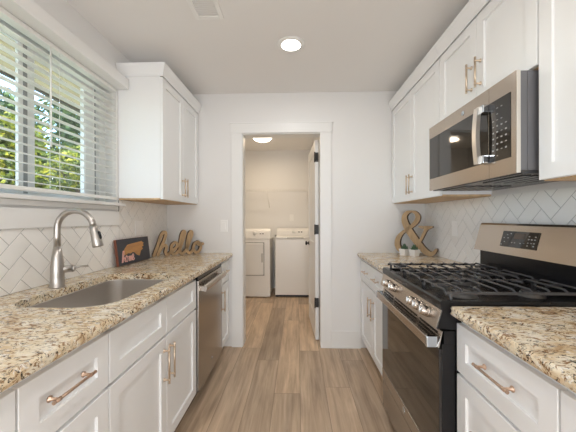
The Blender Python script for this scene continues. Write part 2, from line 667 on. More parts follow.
# ------------------------------------------------------------------ outside
b = B(); b.box(-16, -1.45, -4, 18, -.6, -.5)
struct('ground', b, M_grass, 'lawn outside the window', 'lawn')
b = B()
b.box(-2.19, -1.435, -1.5, 7.5, 2.352, 2.37)
for k in range(5):
    b.box(-1.55-k*.14, -1.545-k*.14, -1.5, 7.5, 2.349, 2.352)
struct('trim_3', b, M_soffit, 'tan eave soffit above the window outside', 'eave')
b = B(); b.box(-2.215, -2.19, -1.5, 7.5, 2.335, 2.56); b.box(-2.32, -2.215, -1.5, 7.5, 2.45, 2.56)
struct('trim_4', b, mat('fascia_dark', (.10, .085, .07), .5), 'dark eave board outside the window', 'eave')
b = B(); b.box(-2.3, -1.43, -1.5, 7.5, 2.566, 2.6)
struct('roof', b, mat('shingle', (.12, .11, .10), .9), 'roof edge above the eave', 'roof')


def tree(name, label, c, r, n, leaf, m, trunk_r=.06, seed=1, group=None):
    rr = random.Random(seed)
    root = thing(name, label, 'tree', (c[0], c[1], -.5), group=group)
    b = B()
    base = Vector((c[0], c[1], -.5))
    top = Vector((c[0]+.1, c[1], c[2]+r[2]*.4))
    b.tube([base, base.lerp(top, .5)+Vector((.06, .03, 0)), top], [trunk_r, trunk_r*.7, trunk_r*.3], 8)
    for k in range(9):
        p = base.lerp(top, .35+.07*k)
        q = Vector(c) + Vector((rr.uniform(-1, 1)*r[0], rr.uniform(-1, 1)*r[1], rr.uniform(-.4, .8)*r[2]))*.7
        b.tube([p, p.lerp(q, .5)+Vector((0, 0, .1)), q], [trunk_r*.35, trunk_r*.22, .006], 6)
    obj('trunk', b, M_bark, root)
    b = B()
    lobes = [(Vector(c)+Vector((rr.uniform(-.6, .6)*r[0], rr.uniform(-.6, .6)*r[1], rr.uniform(-.65, .65)*r[2])), rr.uniform(.3, .55)) for _ in range(16)]
    verts, fcs = [], []
    for i in range(n):
        lc, ls = rr.choice(lobes)
        v = Vector((rr.gauss(0, 1), rr.gauss(0, 1), rr.gauss(0, 1))).normalized()*(rr.random()**.45)
        p = lc + Vector((v.x*r[0]*ls, v.y*r[1]*ls, v.z*r[2]*ls))
        ax = Vector((rr.gauss(0, 1), rr.gauss(0, 1), rr.gauss(-.4, .7))).normalized()
        sd = ax.cross(Vector((rr.gauss(0, 1), rr.gauss(0, 1), rr.gauss(0, 1)))).normalized()
        nn = ax.cross(sd)
        L = leaf*rr.uniform(.7, 1.3)
        i0 = len(verts)
        verts += [p, p+ax*L*.5+sd*L*.28+nn*L*.08, p+ax*L, p+ax*L*.5-sd*L*.28+nn*L*.08]
        fcs += [(i0, i0+1, i0+2), (i0, i0+2, i0+3)]
    b.faces(verts, fcs)
    obj('foliage', b, m, root)


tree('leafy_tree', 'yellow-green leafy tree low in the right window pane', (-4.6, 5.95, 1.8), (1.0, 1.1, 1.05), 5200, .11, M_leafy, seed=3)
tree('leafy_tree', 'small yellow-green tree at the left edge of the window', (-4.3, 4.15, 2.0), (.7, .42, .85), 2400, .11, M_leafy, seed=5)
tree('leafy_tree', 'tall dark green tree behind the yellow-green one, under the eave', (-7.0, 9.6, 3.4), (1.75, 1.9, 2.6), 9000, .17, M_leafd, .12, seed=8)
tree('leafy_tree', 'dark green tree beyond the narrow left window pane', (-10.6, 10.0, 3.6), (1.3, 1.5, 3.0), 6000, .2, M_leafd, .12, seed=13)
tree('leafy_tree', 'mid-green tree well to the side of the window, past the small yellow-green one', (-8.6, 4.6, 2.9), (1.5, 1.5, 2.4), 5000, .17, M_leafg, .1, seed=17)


# ------------------------------------------------------------------ backsplash (herringbone of real tiles)
def herringbone(x, sg, y0, y1, z0, z1, cut=None):
    """tiles laid on the plane x, facing sg"""
    b = B()
    wd, th, gr = .0762, .007, .0023
    ca = math.sqrt(.5)
    cy_, cz_ = (y0+y1)/2, z0
    N = int((y1-y0)/wd)+8
    for i in range(-N, N):
        for j in range(-N, N):
            c = (i-j) % 4
            if c == 0:
                u0, u1, v0, v1 = i, i+2, j, j+1
            elif c == 2:
                u0, u1, v0, v1 = i, i+1, j-1, j+1
            else:
                continue
            uc, vc = (u0+u1)/2*wd, (v0+v1)/2*wd
            yy, zz = cy_+(uc-vc)*ca, cz_+(uc+vc)*ca
            if not (y0-.13 < yy < y1+.13 and z0-.13 < zz < z1+.13):
                continue

            def ring(d, xx):
                return [(xx, cy_+(u-v)*ca, cz_+(u+v)*ca) for u, v in ((u0*wd+d, v0*wd+d), (u1*wd-d, v0*wd+d), (u1*wd-d, v1*wd-d), (u0*wd+d, v1*wd-d))]
            rs = ring(gr*.6, x) + ring(gr*.6, x+sg*(th-.0008)) + ring(gr*.6+.0008, x+sg*th)
            fs = []
            for k in range(2):
                for q in range(4):
                    a, e = 4*k+q, 4*k+(q+1) % 4
                    fs.append((a, e, e+4, a+4))
            fs.append((8, 9, 10, 11))
            b.faces(rs, fs)
    for co, no in (((0, y0, 0), (0, -1, 0)), ((0, y1, 0), (0, 1, 0)), ((0, 0, z0), (0, 0, -1)), ((0, 0, z1), (0, 0, 1))):
        bmesh.ops.bisect_plane(b.bm, geom=b.bm.verts[:]+b.bm.edges[:]+b.bm.faces[:], plane_co=co, plane_no=no, clear_outer=True)
    xs = sorted((x+sg*.0002, x+sg*(th-.0016)))
    b.box(xs[0], xs[1], y0, y1, z0, z1, mi=1)
    return b


bs = thing('tile_backsplash', 'white herringbone tile backsplash behind the sink', 'backsplash', (XL, 1.4, ZT))
obj('tile_field', herringbone(XL+.001, 1, .03, 2.066, ZT+.0015, 1.204), [M_tile, M_grout], bs)
obj('tile_field', herringbone(XL+.001, 1, 2.068, D-.001, ZT+.0015, ZU-.002), [M_tile, M_grout], bs)
bs = thing('tile_backsplash', 'white herringbone tile backsplash behind the range', 'backsplash', (XR, 1.4, ZT))
obj('tile_field', herringbone(XR-.001, -1, .07, D-.001, ZT+.0015, ZU-.002), [M_tile, M_grout], bs)


# ------------------------------------------------------------------ cabinets
def pull(parent, x, sg, y, z, ln, vert=False, m=None, r=.0042):
    """a bar pull on the face x, standing off along sg; y, z its middle"""
    b = B()
    so = sg*.027
    h = ln/2
    d = (0, 0, 1) if vert else (0, 1, 0)
    pt = lambda q, o: (x+o, y+d[1]*q, z+d[2]*q)
    b.tube([pt(-h, so), pt(h, so)], .005 if vert else .0042, 12)
    for s in (-1, 1):
        q = s*(h-.016)
        b.lathe([(.009, 0), (.009, sg*.003), (.0045, sg*.006), (.004, so)], pt(q, 0), 'x', 14)
        b.tube([pt(q-.006, so), pt(q+.006, so)], .0056, 12)
        b.tube([pt(s*h-.003*s, so), pt(s*h+.002*s, so)], .0052, 12)
    return obj('handle', b, m or M_gold, parent)


def base_cabinet(label, side, y0, y1, fronts, open_top=False):
    """fronts: (kind, y0, y1, z0, z1, handle) with handle = (y, z, length, vertical) or None"""
    if side < 0:
        xw, xd, sg = XL, XLD, 1
    else:
        xw, xd, sg = XR, XRD, -1
    r = thing('base_cabinet', label, 'cabinet', ((xw+xd)/2, (y0+y1)/2, 0))
    xb = xd - sg*.0195
    b = B()
    lo, hi = sorted((xw+sg*.002, xb))
    zt = .877
    if open_top:
        for ya, yb in ((y0, y0+.018), (y1-.018, y1)):
            b.box(lo, hi, ya, yb, .105, zt)
        b.box(lo, hi, y0, y1, .105, .125)
        b.box(*sorted((xb, xb-sg*.02)), y0, y1, .655, zt)
        b.box(*sorted((xw+sg*.002, xw+sg*.012)), y0, y1, .105, zt)
        for ya, yb in ((y0, y0+.04), (y1-.04, y1), ((y0+y1)/2-.03, (y0+y1)/2+.03)):
            b.box(*sorted((xb, xb-sg*.02)), ya, yb, .105, zt)
    else:
        b.box(lo, hi, y0, y1, .105, zt, .001)
    obj('body', b, M_cab, r)
    b = B()
    b.box(*sorted((xw+sg*.002, xd-sg*.085)), y0, y1, 0, .104)
    obj('toe_kick', b, M_toe, r)
    for kind, ya, yb, za, zb, hd in fronts:
        b = B()
        b.shaker(xd, sg, ya, yb, za, zb, .056 if zb-za > .12 else .04)
        f = obj(kind, b, M_cab, r)
        if hd:
            pull(f, xd, sg, *hd, m=M_champ if hd[3] or ya > 1.5 else M_gold)
    return r


ZD0, ZD1, ZS = .115, .850, .664     # door bottom, drawer top, split
g = .0022


def drawers3(y0, y1, hd=True):
    h = (ZS-.006-ZD0)/2
    m_ = (y0+y1)/2
    out = [('drawer', y0+g, y1-g, ZS+.006, ZD1, (m_-.018, .772, .155, False) if hd else None)]
    out += [('drawer', y0+g, y1-g, ZD0+h+.005, ZS-.006, (m_, ZD0+h*1.5, .165, False))]
    out += [('drawer', y0+g, y1-g, ZD0, ZD0+h, (m_, ZD0+h*.5, .165, False))]
    return out


base_cabinet('white base cabinet cut off at the bottom left corner of the view', -1, .06, .666,
             [('drawer', .06+g, .666-g, ZS+.006, ZD1, (.36, .768, .165, False)), ('door', .06+g, .666-g, ZD0, ZS-.006, (.12, .56, .165, True))])
base_cabinet('white narrow drawer cabinet with rose gold pull before the sink', -1, .668, 1.003, drawers3(.668, 1.003))
base_cabinet('white sink base cabinet with two false fronts over two doors', -1, 1.005, 1.884,
             [('false_front', 1.005+g, 1.453-g, ZS+.006, ZD1, None), ('false_front', 1.453+g, 1.884-g, ZS+.006, ZD1, None),
              ('door', 1.005+g, 1.453-g, ZD0, ZS-.006, (1.423, .527, .175, True)), ('door', 1.453+g, 1.884-g, ZD0, ZS-.006, (1.485, .527, .175, True))], True)
base_cabinet('white single-door base cabinet between dishwasher and doorway', -1, 2.492, 2.842,
             [('drawer', 2.492+g, 2.80, ZS+.006, ZD1, (2.646, .768, .12, False)), ('door', 2.492+g, 2.80, ZD0, ZS-.006, (2.535, .53, .175, True))])
base_cabinet('white base cabinet with rose gold drawer pull, next to the near side of the range', 1, .699, 1.1355,
             [('drawer', .699+g, 1.1355-g, ZS+.006, ZD1, (.905, .767, .155, False)), ('drawer', .699+g, 1.1355-g, .395, ZS-.006, (.915, .53, .165, False)),
              ('drawer', .699+g, 1.1355-g, ZD0, .390, (.915, .25, .165, False))])
base_cabinet('white base cabinet cut off at the bottom right corner of the view', 1, .10, .697,
             [('drawer', .10+g, .697-g, ZS+.006, ZD1, (.40, .770, .165, False)), ('door', .10+g, .697-g, ZD0, ZS-.006, (.16, .56, .165, True))])
base_cabinet('white base cabinet with two drawers and two doors beyond the range', 1, 1.902, 2.842,
             [('drawer', 1.905, 2.385-g, ZS+.006, ZD1, (2.26, .768, .13, False)), ('drawer', 2.385+g, 2.815, ZS+.006, ZD1, (2.60, .768, .13, False)),
              ('door', 1.905, 2.385-g, ZD0, ZS-.006, (2.335, .515, .155, True)), ('door', 2.385+g, 2.815, ZD0, ZS-.006, (2.435, .515, .155, True))])


def upper_cabinet(label, side, y0, y1, z0, doors, crown=True, end=0):
    if side < 0:
        xw, xd, sg = XL, XLU, 1
    else:
        xw, xd, sg = XR, XRU, -1
    z1 = 2.355
    r = thing('upper_cabinet', label, 'cabinet', ((xw+xd)/2, (y0+y1)/2, z0))
    xb = xd - sg*.0195
    b = B(); b.box(*sorted((xw+sg*.0015, xb)), y0, y1, z0+.012, 2.29, .001); obj('body', b, M_cab, r)
    b = B(); b.box(*sorted((xw+sg*.004, xb-sg*.002)), y0+.002, y1-.002, z0, z0+.012); obj('bottom_panel', b, M_ply, r)
    for ya, yb, hd in doors:
        b = B(); b.shaker(xd, sg, ya, yb, z0+.004, 2.262, .056)
        f = obj('door', b, M_cab, r)
        if hd:
            pull(f, xd, sg, *hd, m=M_champ)
    # crown along the front, returning at a free end
    pr = [(0, 2.268), (.006, 2.268), (.008, 2.285), (.026, 2.335), (.028, z1), (0, z1)]
    b = B()
    fx = xd
    ya = y0-(.028 if end else 0)
    vs, fs = [], []
    n = len(pr)
    if end:
        for d, zz in pr:
            vs.append((fx+sg*d, y1, zz))
        for d, zz in pr:
            vs.append((fx+sg*d, y0-d, zz))
        for d, zz in pr:
            vs.append((xw+sg*.002, y0-d, zz))
        for k in range(2):
            for i in range(n):
                a, e = k*n+i, k*n+(i+1) % n
                fs.append((a, e, e+n, a+n))
        fs.append(tuple(range(n)))
        b.faces(vs, fs)
        b.box(*sorted((xw+sg*.002, fx)), y0, y1, 2.29, z1)
    else:
        b.prism([(fx+sg*d, zz) for d, zz in pr], y0, y1, 'y')
        b.box(*sorted((xw+sg*.002, fx)), y0, y1, 2.29, z1-.001)
    obj('crown_moulding', b, M_cab, r)
    return r


upper_cabinet('white two-door wall cabinet beside the window', -1, 2.072, 2.843, ZU,
              [(2.075, 2.452, (2.428, 1.505, .15, True)), (2.455, 2.825, (2.482, 1.505, .15, True))], end=1)
upper_cabinet('white two-door wall cabinet above the ampersand', 1, 1.896, 2.843, ZU,
              [(1.899, 2.366, (2.342, 1.515, .15, True)), (2.369, 2.835, (2.398, 1.515, .15, True))])
upper_cabinet('white short two-door wall cabinet above the microwave', 1, 1.135, 1.894, 1.822,
              [(1.138, 1.512, (1.478, 1.968, .145, True)), (1.515, 1.891, (1.552, 1.968, .145, True))])
upper_cabinet('white wall cabinet at the right edge of the view', 1, .45, 1.133, ZU, [(.453, 1.1305, (.50, 1.5, .15, True))])


# ------------------------------------------------------------------ countertops
def rough_edge(b, x, sg, y0, y1, z0, z1, seed):
    rr = random.Random(seed)
    ny, nz = int((y1-y0)/.012), 5
    g_ = []
    for j in range(ny+1):
        col = []
        for k in range(nz+1):
            q = k/nz
            lump = 0 if k in (0, nz) else rr.uniform(-.0015, .0055)
            col.append(b.bm.verts.new((x+sg*lump - (sg*.003 if k in (0, nz) else 0), y0+(y1-y0)*j/ny, z0+(z1-z0)*q)))
        g_.append(col)
    for j in range(ny):
        for k in range(nz):
            f = b.bm.faces.new((g_[j][k], g_[j+1][k], g_[j+1][k+1], g_[j][k+1]))
            f.smooth = True


def rrect(x0, x1, y0, y1, rs, n=9):
    """rounded rectangle, radii for corners (x1,y1),(x0,y1),(x0,y0),(x1,y0)"""
    out = []
    cs = [(x1, y1, 0), (x0, y1, 90), (x0, y0, 180), (x1, y0, 270)]
    for (cx, cy, a), r in zip(cs, rs):
        ox = cx + (-r if cx == x1 else r)
        oy = cy + (-r if cy == y1 else r)
        for k in range(n+1):
            q = math.radians(a+90*k/n)
            out.append((ox+r*math.cos(q), oy+r*math.sin(q)))
    return out


ZB = .8785
SK = rrect(-1.135, -.722, 1.078, 1.765, (.09, .07, .11, .13))


def counter_with_hole(x0, x1, y0, y1, hole):
    b = B()
    c = Vector((sum(p[0] for p in hole)/len(hole), sum(p[1] for p in hole)/len(hole)))
    pts = []

    def hit(dx, dy):
        t = 1e9
        if dx > 1e-9: t = min(t, (x1-c.x)/dx)
        if dx < -1e-9: t = min(t, (x0-c.x)/dx)
        if dy > 1e-9: t = min(t, (y1-c.y)/dy)
        if dy < -1e-9: t = min(t, (y0-c.y)/dy)
        return (c.x+dx*t, c.y+dy*t)
    for px, py in hole:
        pts.append((math.atan2(py-c.y, px-c.x), (px, py), hit(px-c.x, py-c.y)))
    pts.sort()
    # corner points: hole point interpolated
    for cx in (x0, x1):
        for cy in (y0, y1):
            a = math.atan2(cy-c.y, cx-c.x)
            i = next((k for k, q in enumerate(pts) if q[0] > a), 0)
            p, q = pts[i-1], pts[i]
            t = (a-p[0])/((q[0]-p[0]) % (2*math.pi) or 1)
            pts.append((a, (p[1][0]+(q[1][0]-p[1][0])*t, p[1][1]+(q[1][1]-p[1][1])*t), (cx, cy)))
            pts.sort()
    n = len(pts)
    vs = []
    for z in (ZT, ZB):
        vs += [(*p[1], z) for p in pts] + [(*p[2], z) for p in pts]
    fs = []
    for i in range(n):
        j = (i+1) % n
        fs += [(i, j, n+j, n+i), (2*n+i, 3*n+i, 3*n+j, 2*n+j), (i, 2*n+i, 2*n+j, j), (n+i, n+j, 3*n+j, 3*n+i)]
    b.faces(vs, fs)
    return b


b = counter_with_hole(XL+.001, XLC-.003, .03, D-.001, SK)
rough_edge(b, XLC, 1, .03, D-.001, ZB, ZT, 1)
c = obj('countertop', b, M_gran)
tag(c, 'long speckled granite countertop with the sink cut into it', 'countertop')
b = B(); b.box(XRC+.003, XR-.001, 1.8985, D-.001, ZB, ZT); rough_edge(b, XRC, -1, 1.8985, D-.001, ZB, ZT, 2)
c = obj('countertop', b, M_gran)
tag(c, 'short speckled granite countertop under the ampersand', 'countertop')
b = B(); b.box(XRC+.003, XR-.001, .07, 1.129, ZB, ZT); rough_edge(b, XRC, -1, .07, 1.129, ZB, ZT, 3)
c = obj('countertop', b, M_gran)
tag(c, 'speckled granite countertop on the near side of the range', 'countertop')

# ------------------------------------------------------------------ sink and faucet
sk = thing('kitchen_sink', 'stainless undermount sink set in the granite counter', 'sink', (-.93, 1.415, .67))
b = B()


def off(poly, d):
    cx = sum(p[0] for p in poly)/len(poly); cy = sum(p[1] for p in poly)/len(poly)
    hx = max(abs(p[0]-cx) for p in poly); hy = max(abs(p[1]-cy) for p in poly)
    return [(cx+(p[0]-cx)*(hx+d)/hx, cy+(p[1]-cy)*(hy+d)/hy) for p in poly]


lv = [(.022, .8775), (.0, .8775), (.0, .874), (-.004, .75), (-.012, .70), (-.04, .683), (-.14, .679)]
rings = [[b.bm.verts.new((*p, z)) for p in off(SK, d)] for d, z in lv]
for a, e in zip(rings, rings[1:]):
    for i in range(len(a)):
        f = b.bm.faces.new((a[i], a[(i+1) % len(a)], e[(i+1) % len(a)], e[i])); f.smooth = True
b.bm.faces.new(rings[-1])
obj('basin', b, M_sink, sk)
b = B(); b.lathe([(.045, .6795), (.045, .683), (.036, .683), (.032, .680), (0, .680)], (-.93, 1.43, 0)); obj('drain', b, M_chrome, sk)

fx, fy = -1.178, 1.405
fa = thing('faucet', 'brushed nickel gooseneck pull-down faucet behind the sink', 'faucet', (fx, fy, ZT))
b = B()
b.lathe([(.033, 0), (.033, .004), (.030, .010), (.0295, .05), (.028, .10), (.023, .15), (.0155, .20)], (fx, fy, ZT), 'z', 24)
obj('body', b, M_nickel, fa)
b = B()
dx, dy = math.cos(math.radians(3)), math.sin(math.radians(3))
path = [(fx, fy, ZT+.185), (fx, fy, ZT+.25)]
R0 = .088
zc_ = ZT+.287
for k in range(0, 15):
    a = math.radians(180-173*k/14)
    path.append((fx+dx*(R0+R0*math.cos(a)), fy+dy*(R0+R0*math.cos(a)), zc_+R0*math.sin(a)))
b.tube(path, .0145, 16)
obj('spout', b, M_nickel, fa)
e0, e1 = Vector(path[-1]), Vector(path[-2])
dn = (e0-e1).normalized()
b = B(); b.tube([e0-dn*.002, e0+dn*.012, e0+dn*.055, e0+dn*.098, e0+dn*.104], [.0165, .0185, .021, .0245, .022], 18)
hd = obj('spray_head', b, M_nickel, fa)
b = B()
bp = e0+dn*.045+Vector((.0205, 0, 0))
b.tube([bp-dn*.022, bp-dn*.014, bp+dn*.014, bp+dn*.022], [.003, .0075, .0075, .003], 10)
obj('spray_button', b, M_blk, hd)
b = B()
hz = ZT+.085
# lever on the far side
b.tube([(fx, fy, hz), (fx+.042, fy+.042, hz)], [.018, .018], 16)
b.tube([(fx+.042, fy+.042, hz), (fx+.050, fy+.050, hz)], [.019, .0150], 16)
b.tube([(fx+.048, fy+.048, hz+.002), (fx+.064, fy+.072, hz+.005), (fx+.082, fy+.100, hz+.003)], [.0055, .0045, .006], 10)
obj('lever', b, M_nickel, fa)

# ------------------------------------------------------------------ dishwasher
dw = thing('dishwasher', 'dark stainless dishwasher under the granite counter', 'dishwasher', (-.95, 2.188, 0))
y0, y1 = 1.888, 2.488
b = B(); b.box(-1.25, -.672, y0, y1, .10, .872); obj('body', b, M_char, dw)
b = B(); b.box(-1.25, -.73, y0, y1, 0, .098); obj('toe_kick', b, M_blk, dw)
b = B(); b.box(-.671, -.643, y0+.003, y1-.003, .115, .842, .003); dd = obj('door', b, M_dsteel, dw)
b = B(); b.box(-.671, -.648, y0+.003, y1-.003, .844, .872, .002); obj('control_strip', b, M_blk, dw)
b = B()
hp = [(-.643, y0+.04, .79), (-.618, y0+.045, .79), (-.603, y0+.065, .79), (-.600, y0+.12, .79), (-.600, y1-.12, .79), (-.603, y1-.065, .79), (-.618, y1-.045, .79), (-.643, y1-.04, .79)]
b.prism([(-.613, .762), (-.600, .768), (-.596, .785), (-.600, .802), (-.613, .808), (-.609, .785)], y0+.03, y1-.03, 'y')
for yy in (y0+.03, y1-.055):
    b.box(-.645, -.606, yy, yy+.025, .768, .802, .003)
obj('handle', b, M_steel, dd)
b = B(); b.lathe([(.012, 0), (.012, .0015), (0, .0018)], (-.643, 2.19, .20), 'x', 18); obj('badge', b, M_chrome, dd)

# ------------------------------------------------------------------ range
RY0, RY1 = 1.1385, 1.893
rg = thing('gas_range', 'stainless and black gas range between the granite counters', 'range', (.88, (RY0+RY1)/2, 0))
b = B()
b.box(.606, 1.215, RY0, RY1, .05, .895, .003)
for xx in (.66, 1.15):
    for yy in (RY0+.05, RY1-.05):
        b.cyl((xx, yy, 0), (xx, yy, .052), .018, n=12)
obj('body', b, M_blk, rg)
# door
b = B(); b.box(.552, .603, RY0+.002, RY1-.002, .232, .765, .003); od = obj('oven_door', b, M_blk, rg)
b = B(); b.box(.541, .553, RY0+.003, RY1-.003, .300, .745, .002); obj('oven_glass', b, M_bglass, od)
b = B(); b.box(.540, .553, RY0+.003, RY1-.003, .234, .298, .002); obj('door_trim', b, M_dsteel, od)
b = B()
b.prism([(.542, .748), (.556, .814), (.603, .814), (.603, .748)], RY0+.003, RY1-.003, 'y')
for k in range(4):
    zz = .757+k*.0155
    xx = .542+(zz-.748)*.212
    for ya, yb in ((RY0+.004, RY0+.20), (RY0+.225, RY1-.225), (RY1-.20, RY1-.004)):
        b.prism([(xx-.003, zz), (xx-.0015, zz+.0055), (xx+.006, zz+.0055), (xx+.006, zz)], ya, yb, 'y', 1)
for ya in (RY0+.003, RY0+.20, RY1-.225, RY1-.028):
    b.prism([(.5385, .750), (.5525, .813), (.56, .813), (.56, .750)], ya, ya+.025, 'y', 1)
obj('vent_strip', b, [M_blk, M_steel], od)
b = B(); b.box(.500, .513, RY0+.028, RY1-.028, .750, .788, .004); oh = obj('oven_handle', b, M_steel, od)
for ya in (RY0+.012, RY1-.030):
    b = B(); b.box(.499, .5415, ya, ya+.018, .748, .790, .003); obj('handle_end', b, M_chrome, oh)
b = B(); b.lathe([(.017, 0), (.017, -.0015), (.0135, -.0022), (.012, -.0012), (0, -.0012)], (.540, 1.515, .266), 'x', 20); obj('badge', b, M_chrome, od)
b = B(); b.box(.543, .603, RY0+.002, RY1-.002, .062, .226, .003); obj('drawer', b, M_dsteel, rg)
# control panel
b = B()
b.prism([(.555, .897), (.533, .826), (.61, .82), (.61, .897)], RY0, RY1, 'y')
obj('panel_housing', b, M_blk, rg)
nx, nz = -.0735, .0228      # outward normal of the slope, scaled below
nl = math.hypot(.071, .022); nv = Vector((-.071/nl, 0, .022/nl))
b = B()
q0, q1 = Vector((.555, 0, .897)), Vector((.533, 0, .826))
p0, p1 = q0+nv*.004, q1+nv*.004
b.prism([(q0.x, q0.z), (q1.x, q1.z), (p1.x, p1.z), (p0.x, p0.z)], RY0+.004, RY1-.004, 'y')
cp = obj('control_panel', b, M_steel, rg)
for yk in (1.745, 1.643, 1.378, 1.308, 1.236):
    c0 = q0.lerp(q1, .52)+nv*.004; c0.y = yk
    b = B()
    b.tube([c0, c0+nv*.006], [.024, .023], 20)
    b.tube([c0+nv*.006, c0+nv*.008, c0+nv*.03, c0+nv*.033], [.021, .0215, .0195, .017], 20)
    k = obj('knob', b, M_steel, rg)
    b = B()
    e = c0+nv*.033
    b.box(e.x-.004, e.x+.001, e.y-.003, e.y+.003, e.z-.014, e.z+.014, .001)
    obj('knob_grip', b, M_chrome, k)
# cooktop
b = B()
b.box(.560, 1.145, RY0, RY1, .8955, .918, .002)
b.prism([(.547, .897), (.545, .928), (.553, .934), (.575, .934), (.590, .918), (.590, .897)], RY0-.002, RY1+.002, 'y')
b.box(.58, 1.145, RY0-.002, RY0+.016, .915, .930, .002)
b.box(.58, 1.145, RY1-.016, RY1+.002, .915, .930, .002)
obj('cooktop', b, M_blk, rg)
for (xx, yy, rr) in ((.70, 1.27, .048), (.985, 1.27, .040), (.84, 1.515, .050), (.70, 1.76, .045), (.985, 1.76, .036)):
    b = B()
    b.lathe([(rr*1.25, .918), (rr*1.2, .922), (rr, .925), (rr*.95, .934), (rr*.3, .934)], (xx, yy, 0), 'z', 24)
    k = obj('burner', b, M_burn, rg)
    b = B()
    b.lathe([(rr*.85, .9345), (rr*.9, .937), (rr*.86, .942), (rr*.6, .944), (0, .9445)], (xx, yy, 0), 'z', 24)
    obj('burner_cap', b, M_blkm, k)
for (ya, yb) in ((1.150, 1.390), (1.395, 1.635), (1.640, 1.880)):
    b = B()
    gx0, gx1 = .572, 1.112
    zt, zb = .970, .957
    ym = (ya+yb)/2
    for yy in (ya+.005, yb-.005):                      # side rails with feet
        b.box(gx0, gx1, yy-.0045, yy+.0045, zb-.006, zt-.008, .0015)
    for k in range(9):                                 # bars from side to side, their ends bent down
        xx = gx0+.006+(gx1-gx0-.012)*k/8
        burner = [c for c in ((.70, 1.27, .03), (.985, 1.27, .03), (.84, 1.515, .03), (.70, 1.76, .03), (.985, 1.76, .03)) if ya < c[1] < yb and abs(xx-c[0]) < c[2]]
        z0, z1 = zb-.004, zt-.003
        if burner:
            runs = ((ya+.004, ym-.032, True, False), (ym+.032, yb-.004, False, True))
        else:
            runs = ((ya+.004, yb-.004, True, True),)
        for p, q, lo, hi in runs:
            b.tube(([(xx, p, z0)] if lo else []) + [(xx, p+.022 if lo else p, z1), (xx, q-.022 if hi else q, z1)] + ([(xx, q, z0)] if hi else []), .0052, 6)
    for xx in (gx0+.02, gx1-.02):
        for yy in (ya+.005, yb-.005):
            b.cyl((xx, yy, .918), (xx, yy, zb), .007, n=8)
    for xa, xb in ((gx0, .645), (.765, .775), (.92, .93), (1.045, gx1)) if not (1.40 < ym < 1.6) else ((gx0, .775), (.905, gx1)):
        b.box(xa, xb, ym-.0045, ym+.0045, zb-.002, zt-.001, .0015)
    obj('grate', b, M_blkm, rg)
# backguard
b = B(); b.box(1.148, 1.214, RY0+.012, RY1-.012, .897, 1.055, .002); obj('backguard_base', b, M_blk, rg)
b = B()
b.prism([(1.116, 1.052), (1.158, 1.206), (1.166, 1.216), (1.214, 1.216), (1.214, 1.052)], RY0, RY1, 'y')
bg = obj('backguard', b, M_warmsteel, rg)
sl = Vector((1.158-1.116, 0, 1.206-1.052)).normalized()
sn = Vector((-sl.z, 0, sl.x))
o0 = Vector((1.116, 0, 1.052))


def on_slope(s, y, d):
    p = o0+sl*s+sn*d
    return (p.x, y, p.z)


def slope_box(b, s0, s1, y0, y1, d0, d1, mi=0):
    vs = [on_slope(s, y, d) for s in (s0, s1) for y in (y0, y1) for d in (d0, d1)]
    b.faces(vs, [(0, 1, 3, 2), (4, 6, 7, 5), (0, 4, 5, 1), (2, 3, 7, 6), (0, 2, 6, 4), (1, 5, 7, 3)], mi)


b = B(); slope_box(b, .042, .128, 1.422, 1.668, .0, .003); dp = obj('display_panel', b, M_bglass, bg)
b = B(); slope_box(b, .088, .118, 1.508, 1.580, .003, .0036); obj('clock_screen', b, M_led, dp)
for q, yy in [(q, yy) for q in (.056, .070, .088, .103) for yy in (1.436, 1.455, 1.474) if not (q in (.056, .103) and yy == 1.455)] + [
        (.066, 1.50), (.064, 1.522), (.064, 1.56), (.064, 1.58), (.105, 1.625), (.088, 1.645), (.088, 1.615), (.066, 1.635), (.05, 1.655), (.112, 1.60)]:
    b = B(); slope_box(b, q, q+.005, yy, yy+.009, .003, .0036); obj('button', b, M_btn, dp)

# ------------------------------------------------------------------ microwave
MZ0, MZ1 = 1.420, 1.8145
MY0, MY1 = 1.152, 1.893
mw = thing('microwave', 'stainless over-the-range microwave under the short wall cabinet', 'microwave', (1.03, (MY0+MY1)/2, MZ0))
b = B()
b.box(.852, 1.226, MY0+.004, MY1-.004, MZ0+.012, MZ1, .002)
b.box(.95, .958, MY0+.001, MY0+.006, MZ0+.012, MZ1-.002)
b.box(.884, .905, MY0+.001, MY0+.006, MZ0+.012, MZ1-.002)
obj('body', b, M_char, mw)
b = B()
b.box(.862, 1.226, MY0+.004, MY1-.004, MZ0-.002, MZ0+.012, .002)
for k in range(5):
    b.box(.90+k*.05, .935+k*.05, MY0+.05, MY0+.30, MZ0-.006, MZ0-.002)
    b.box(.90+k*.05, .935+k*.05, MY1-.30, MY1-.05, MZ0-.006, MZ0-.002)
obj('bottom_grille', b, M_blkm, mw)
b = B(); b.box(.840, .8515, 1.3135, MY1, MZ0, MZ1, .002); md = obj('door', b, M_warmsteel, mw)
b = B(); b.box(.8385, .842, 1.318, 1.884, 1.492, 1.744, .001); obj('door_glass', b, M_bglass, md)
b = B(); b.box(.840, .8515, MY0, 1.3125, MZ0, MZ1, .002); mp_ = obj('control_panel', b, M_warmsteel, mw)
b = B(); b.box(.8405, .8545, MY0-.0035, MY0-.0003, MZ0+.001, MZ1-.001, .001); obj('side_trim', b, M_trimsteel, mp_)
b = B(); b.box(.8385, .842, 1.180, 1.3122, 1.487, 1.744, .001); kp = obj('keypad', b, M_bglass, mp_)
for r_ in range(9):
    for c_ in range(4):
        if (r_ in (1, 8) and c_ != 1) or (r_ == 0 and c_ not in (1, 2)) or (r_ == 2 and c_ == 3):
            continue
        z = 1.708-r_*.025
        y = 1.282-c_*.0255
        hh = .003 if (r_+c_) % 3 == 0 or r_ < 3 else .006
        b = B(); b.box(.8379, .8386, y-.0048, y+.0048, z-hh/2, z+hh/2)
        obj('button', b, M_btn, kp)
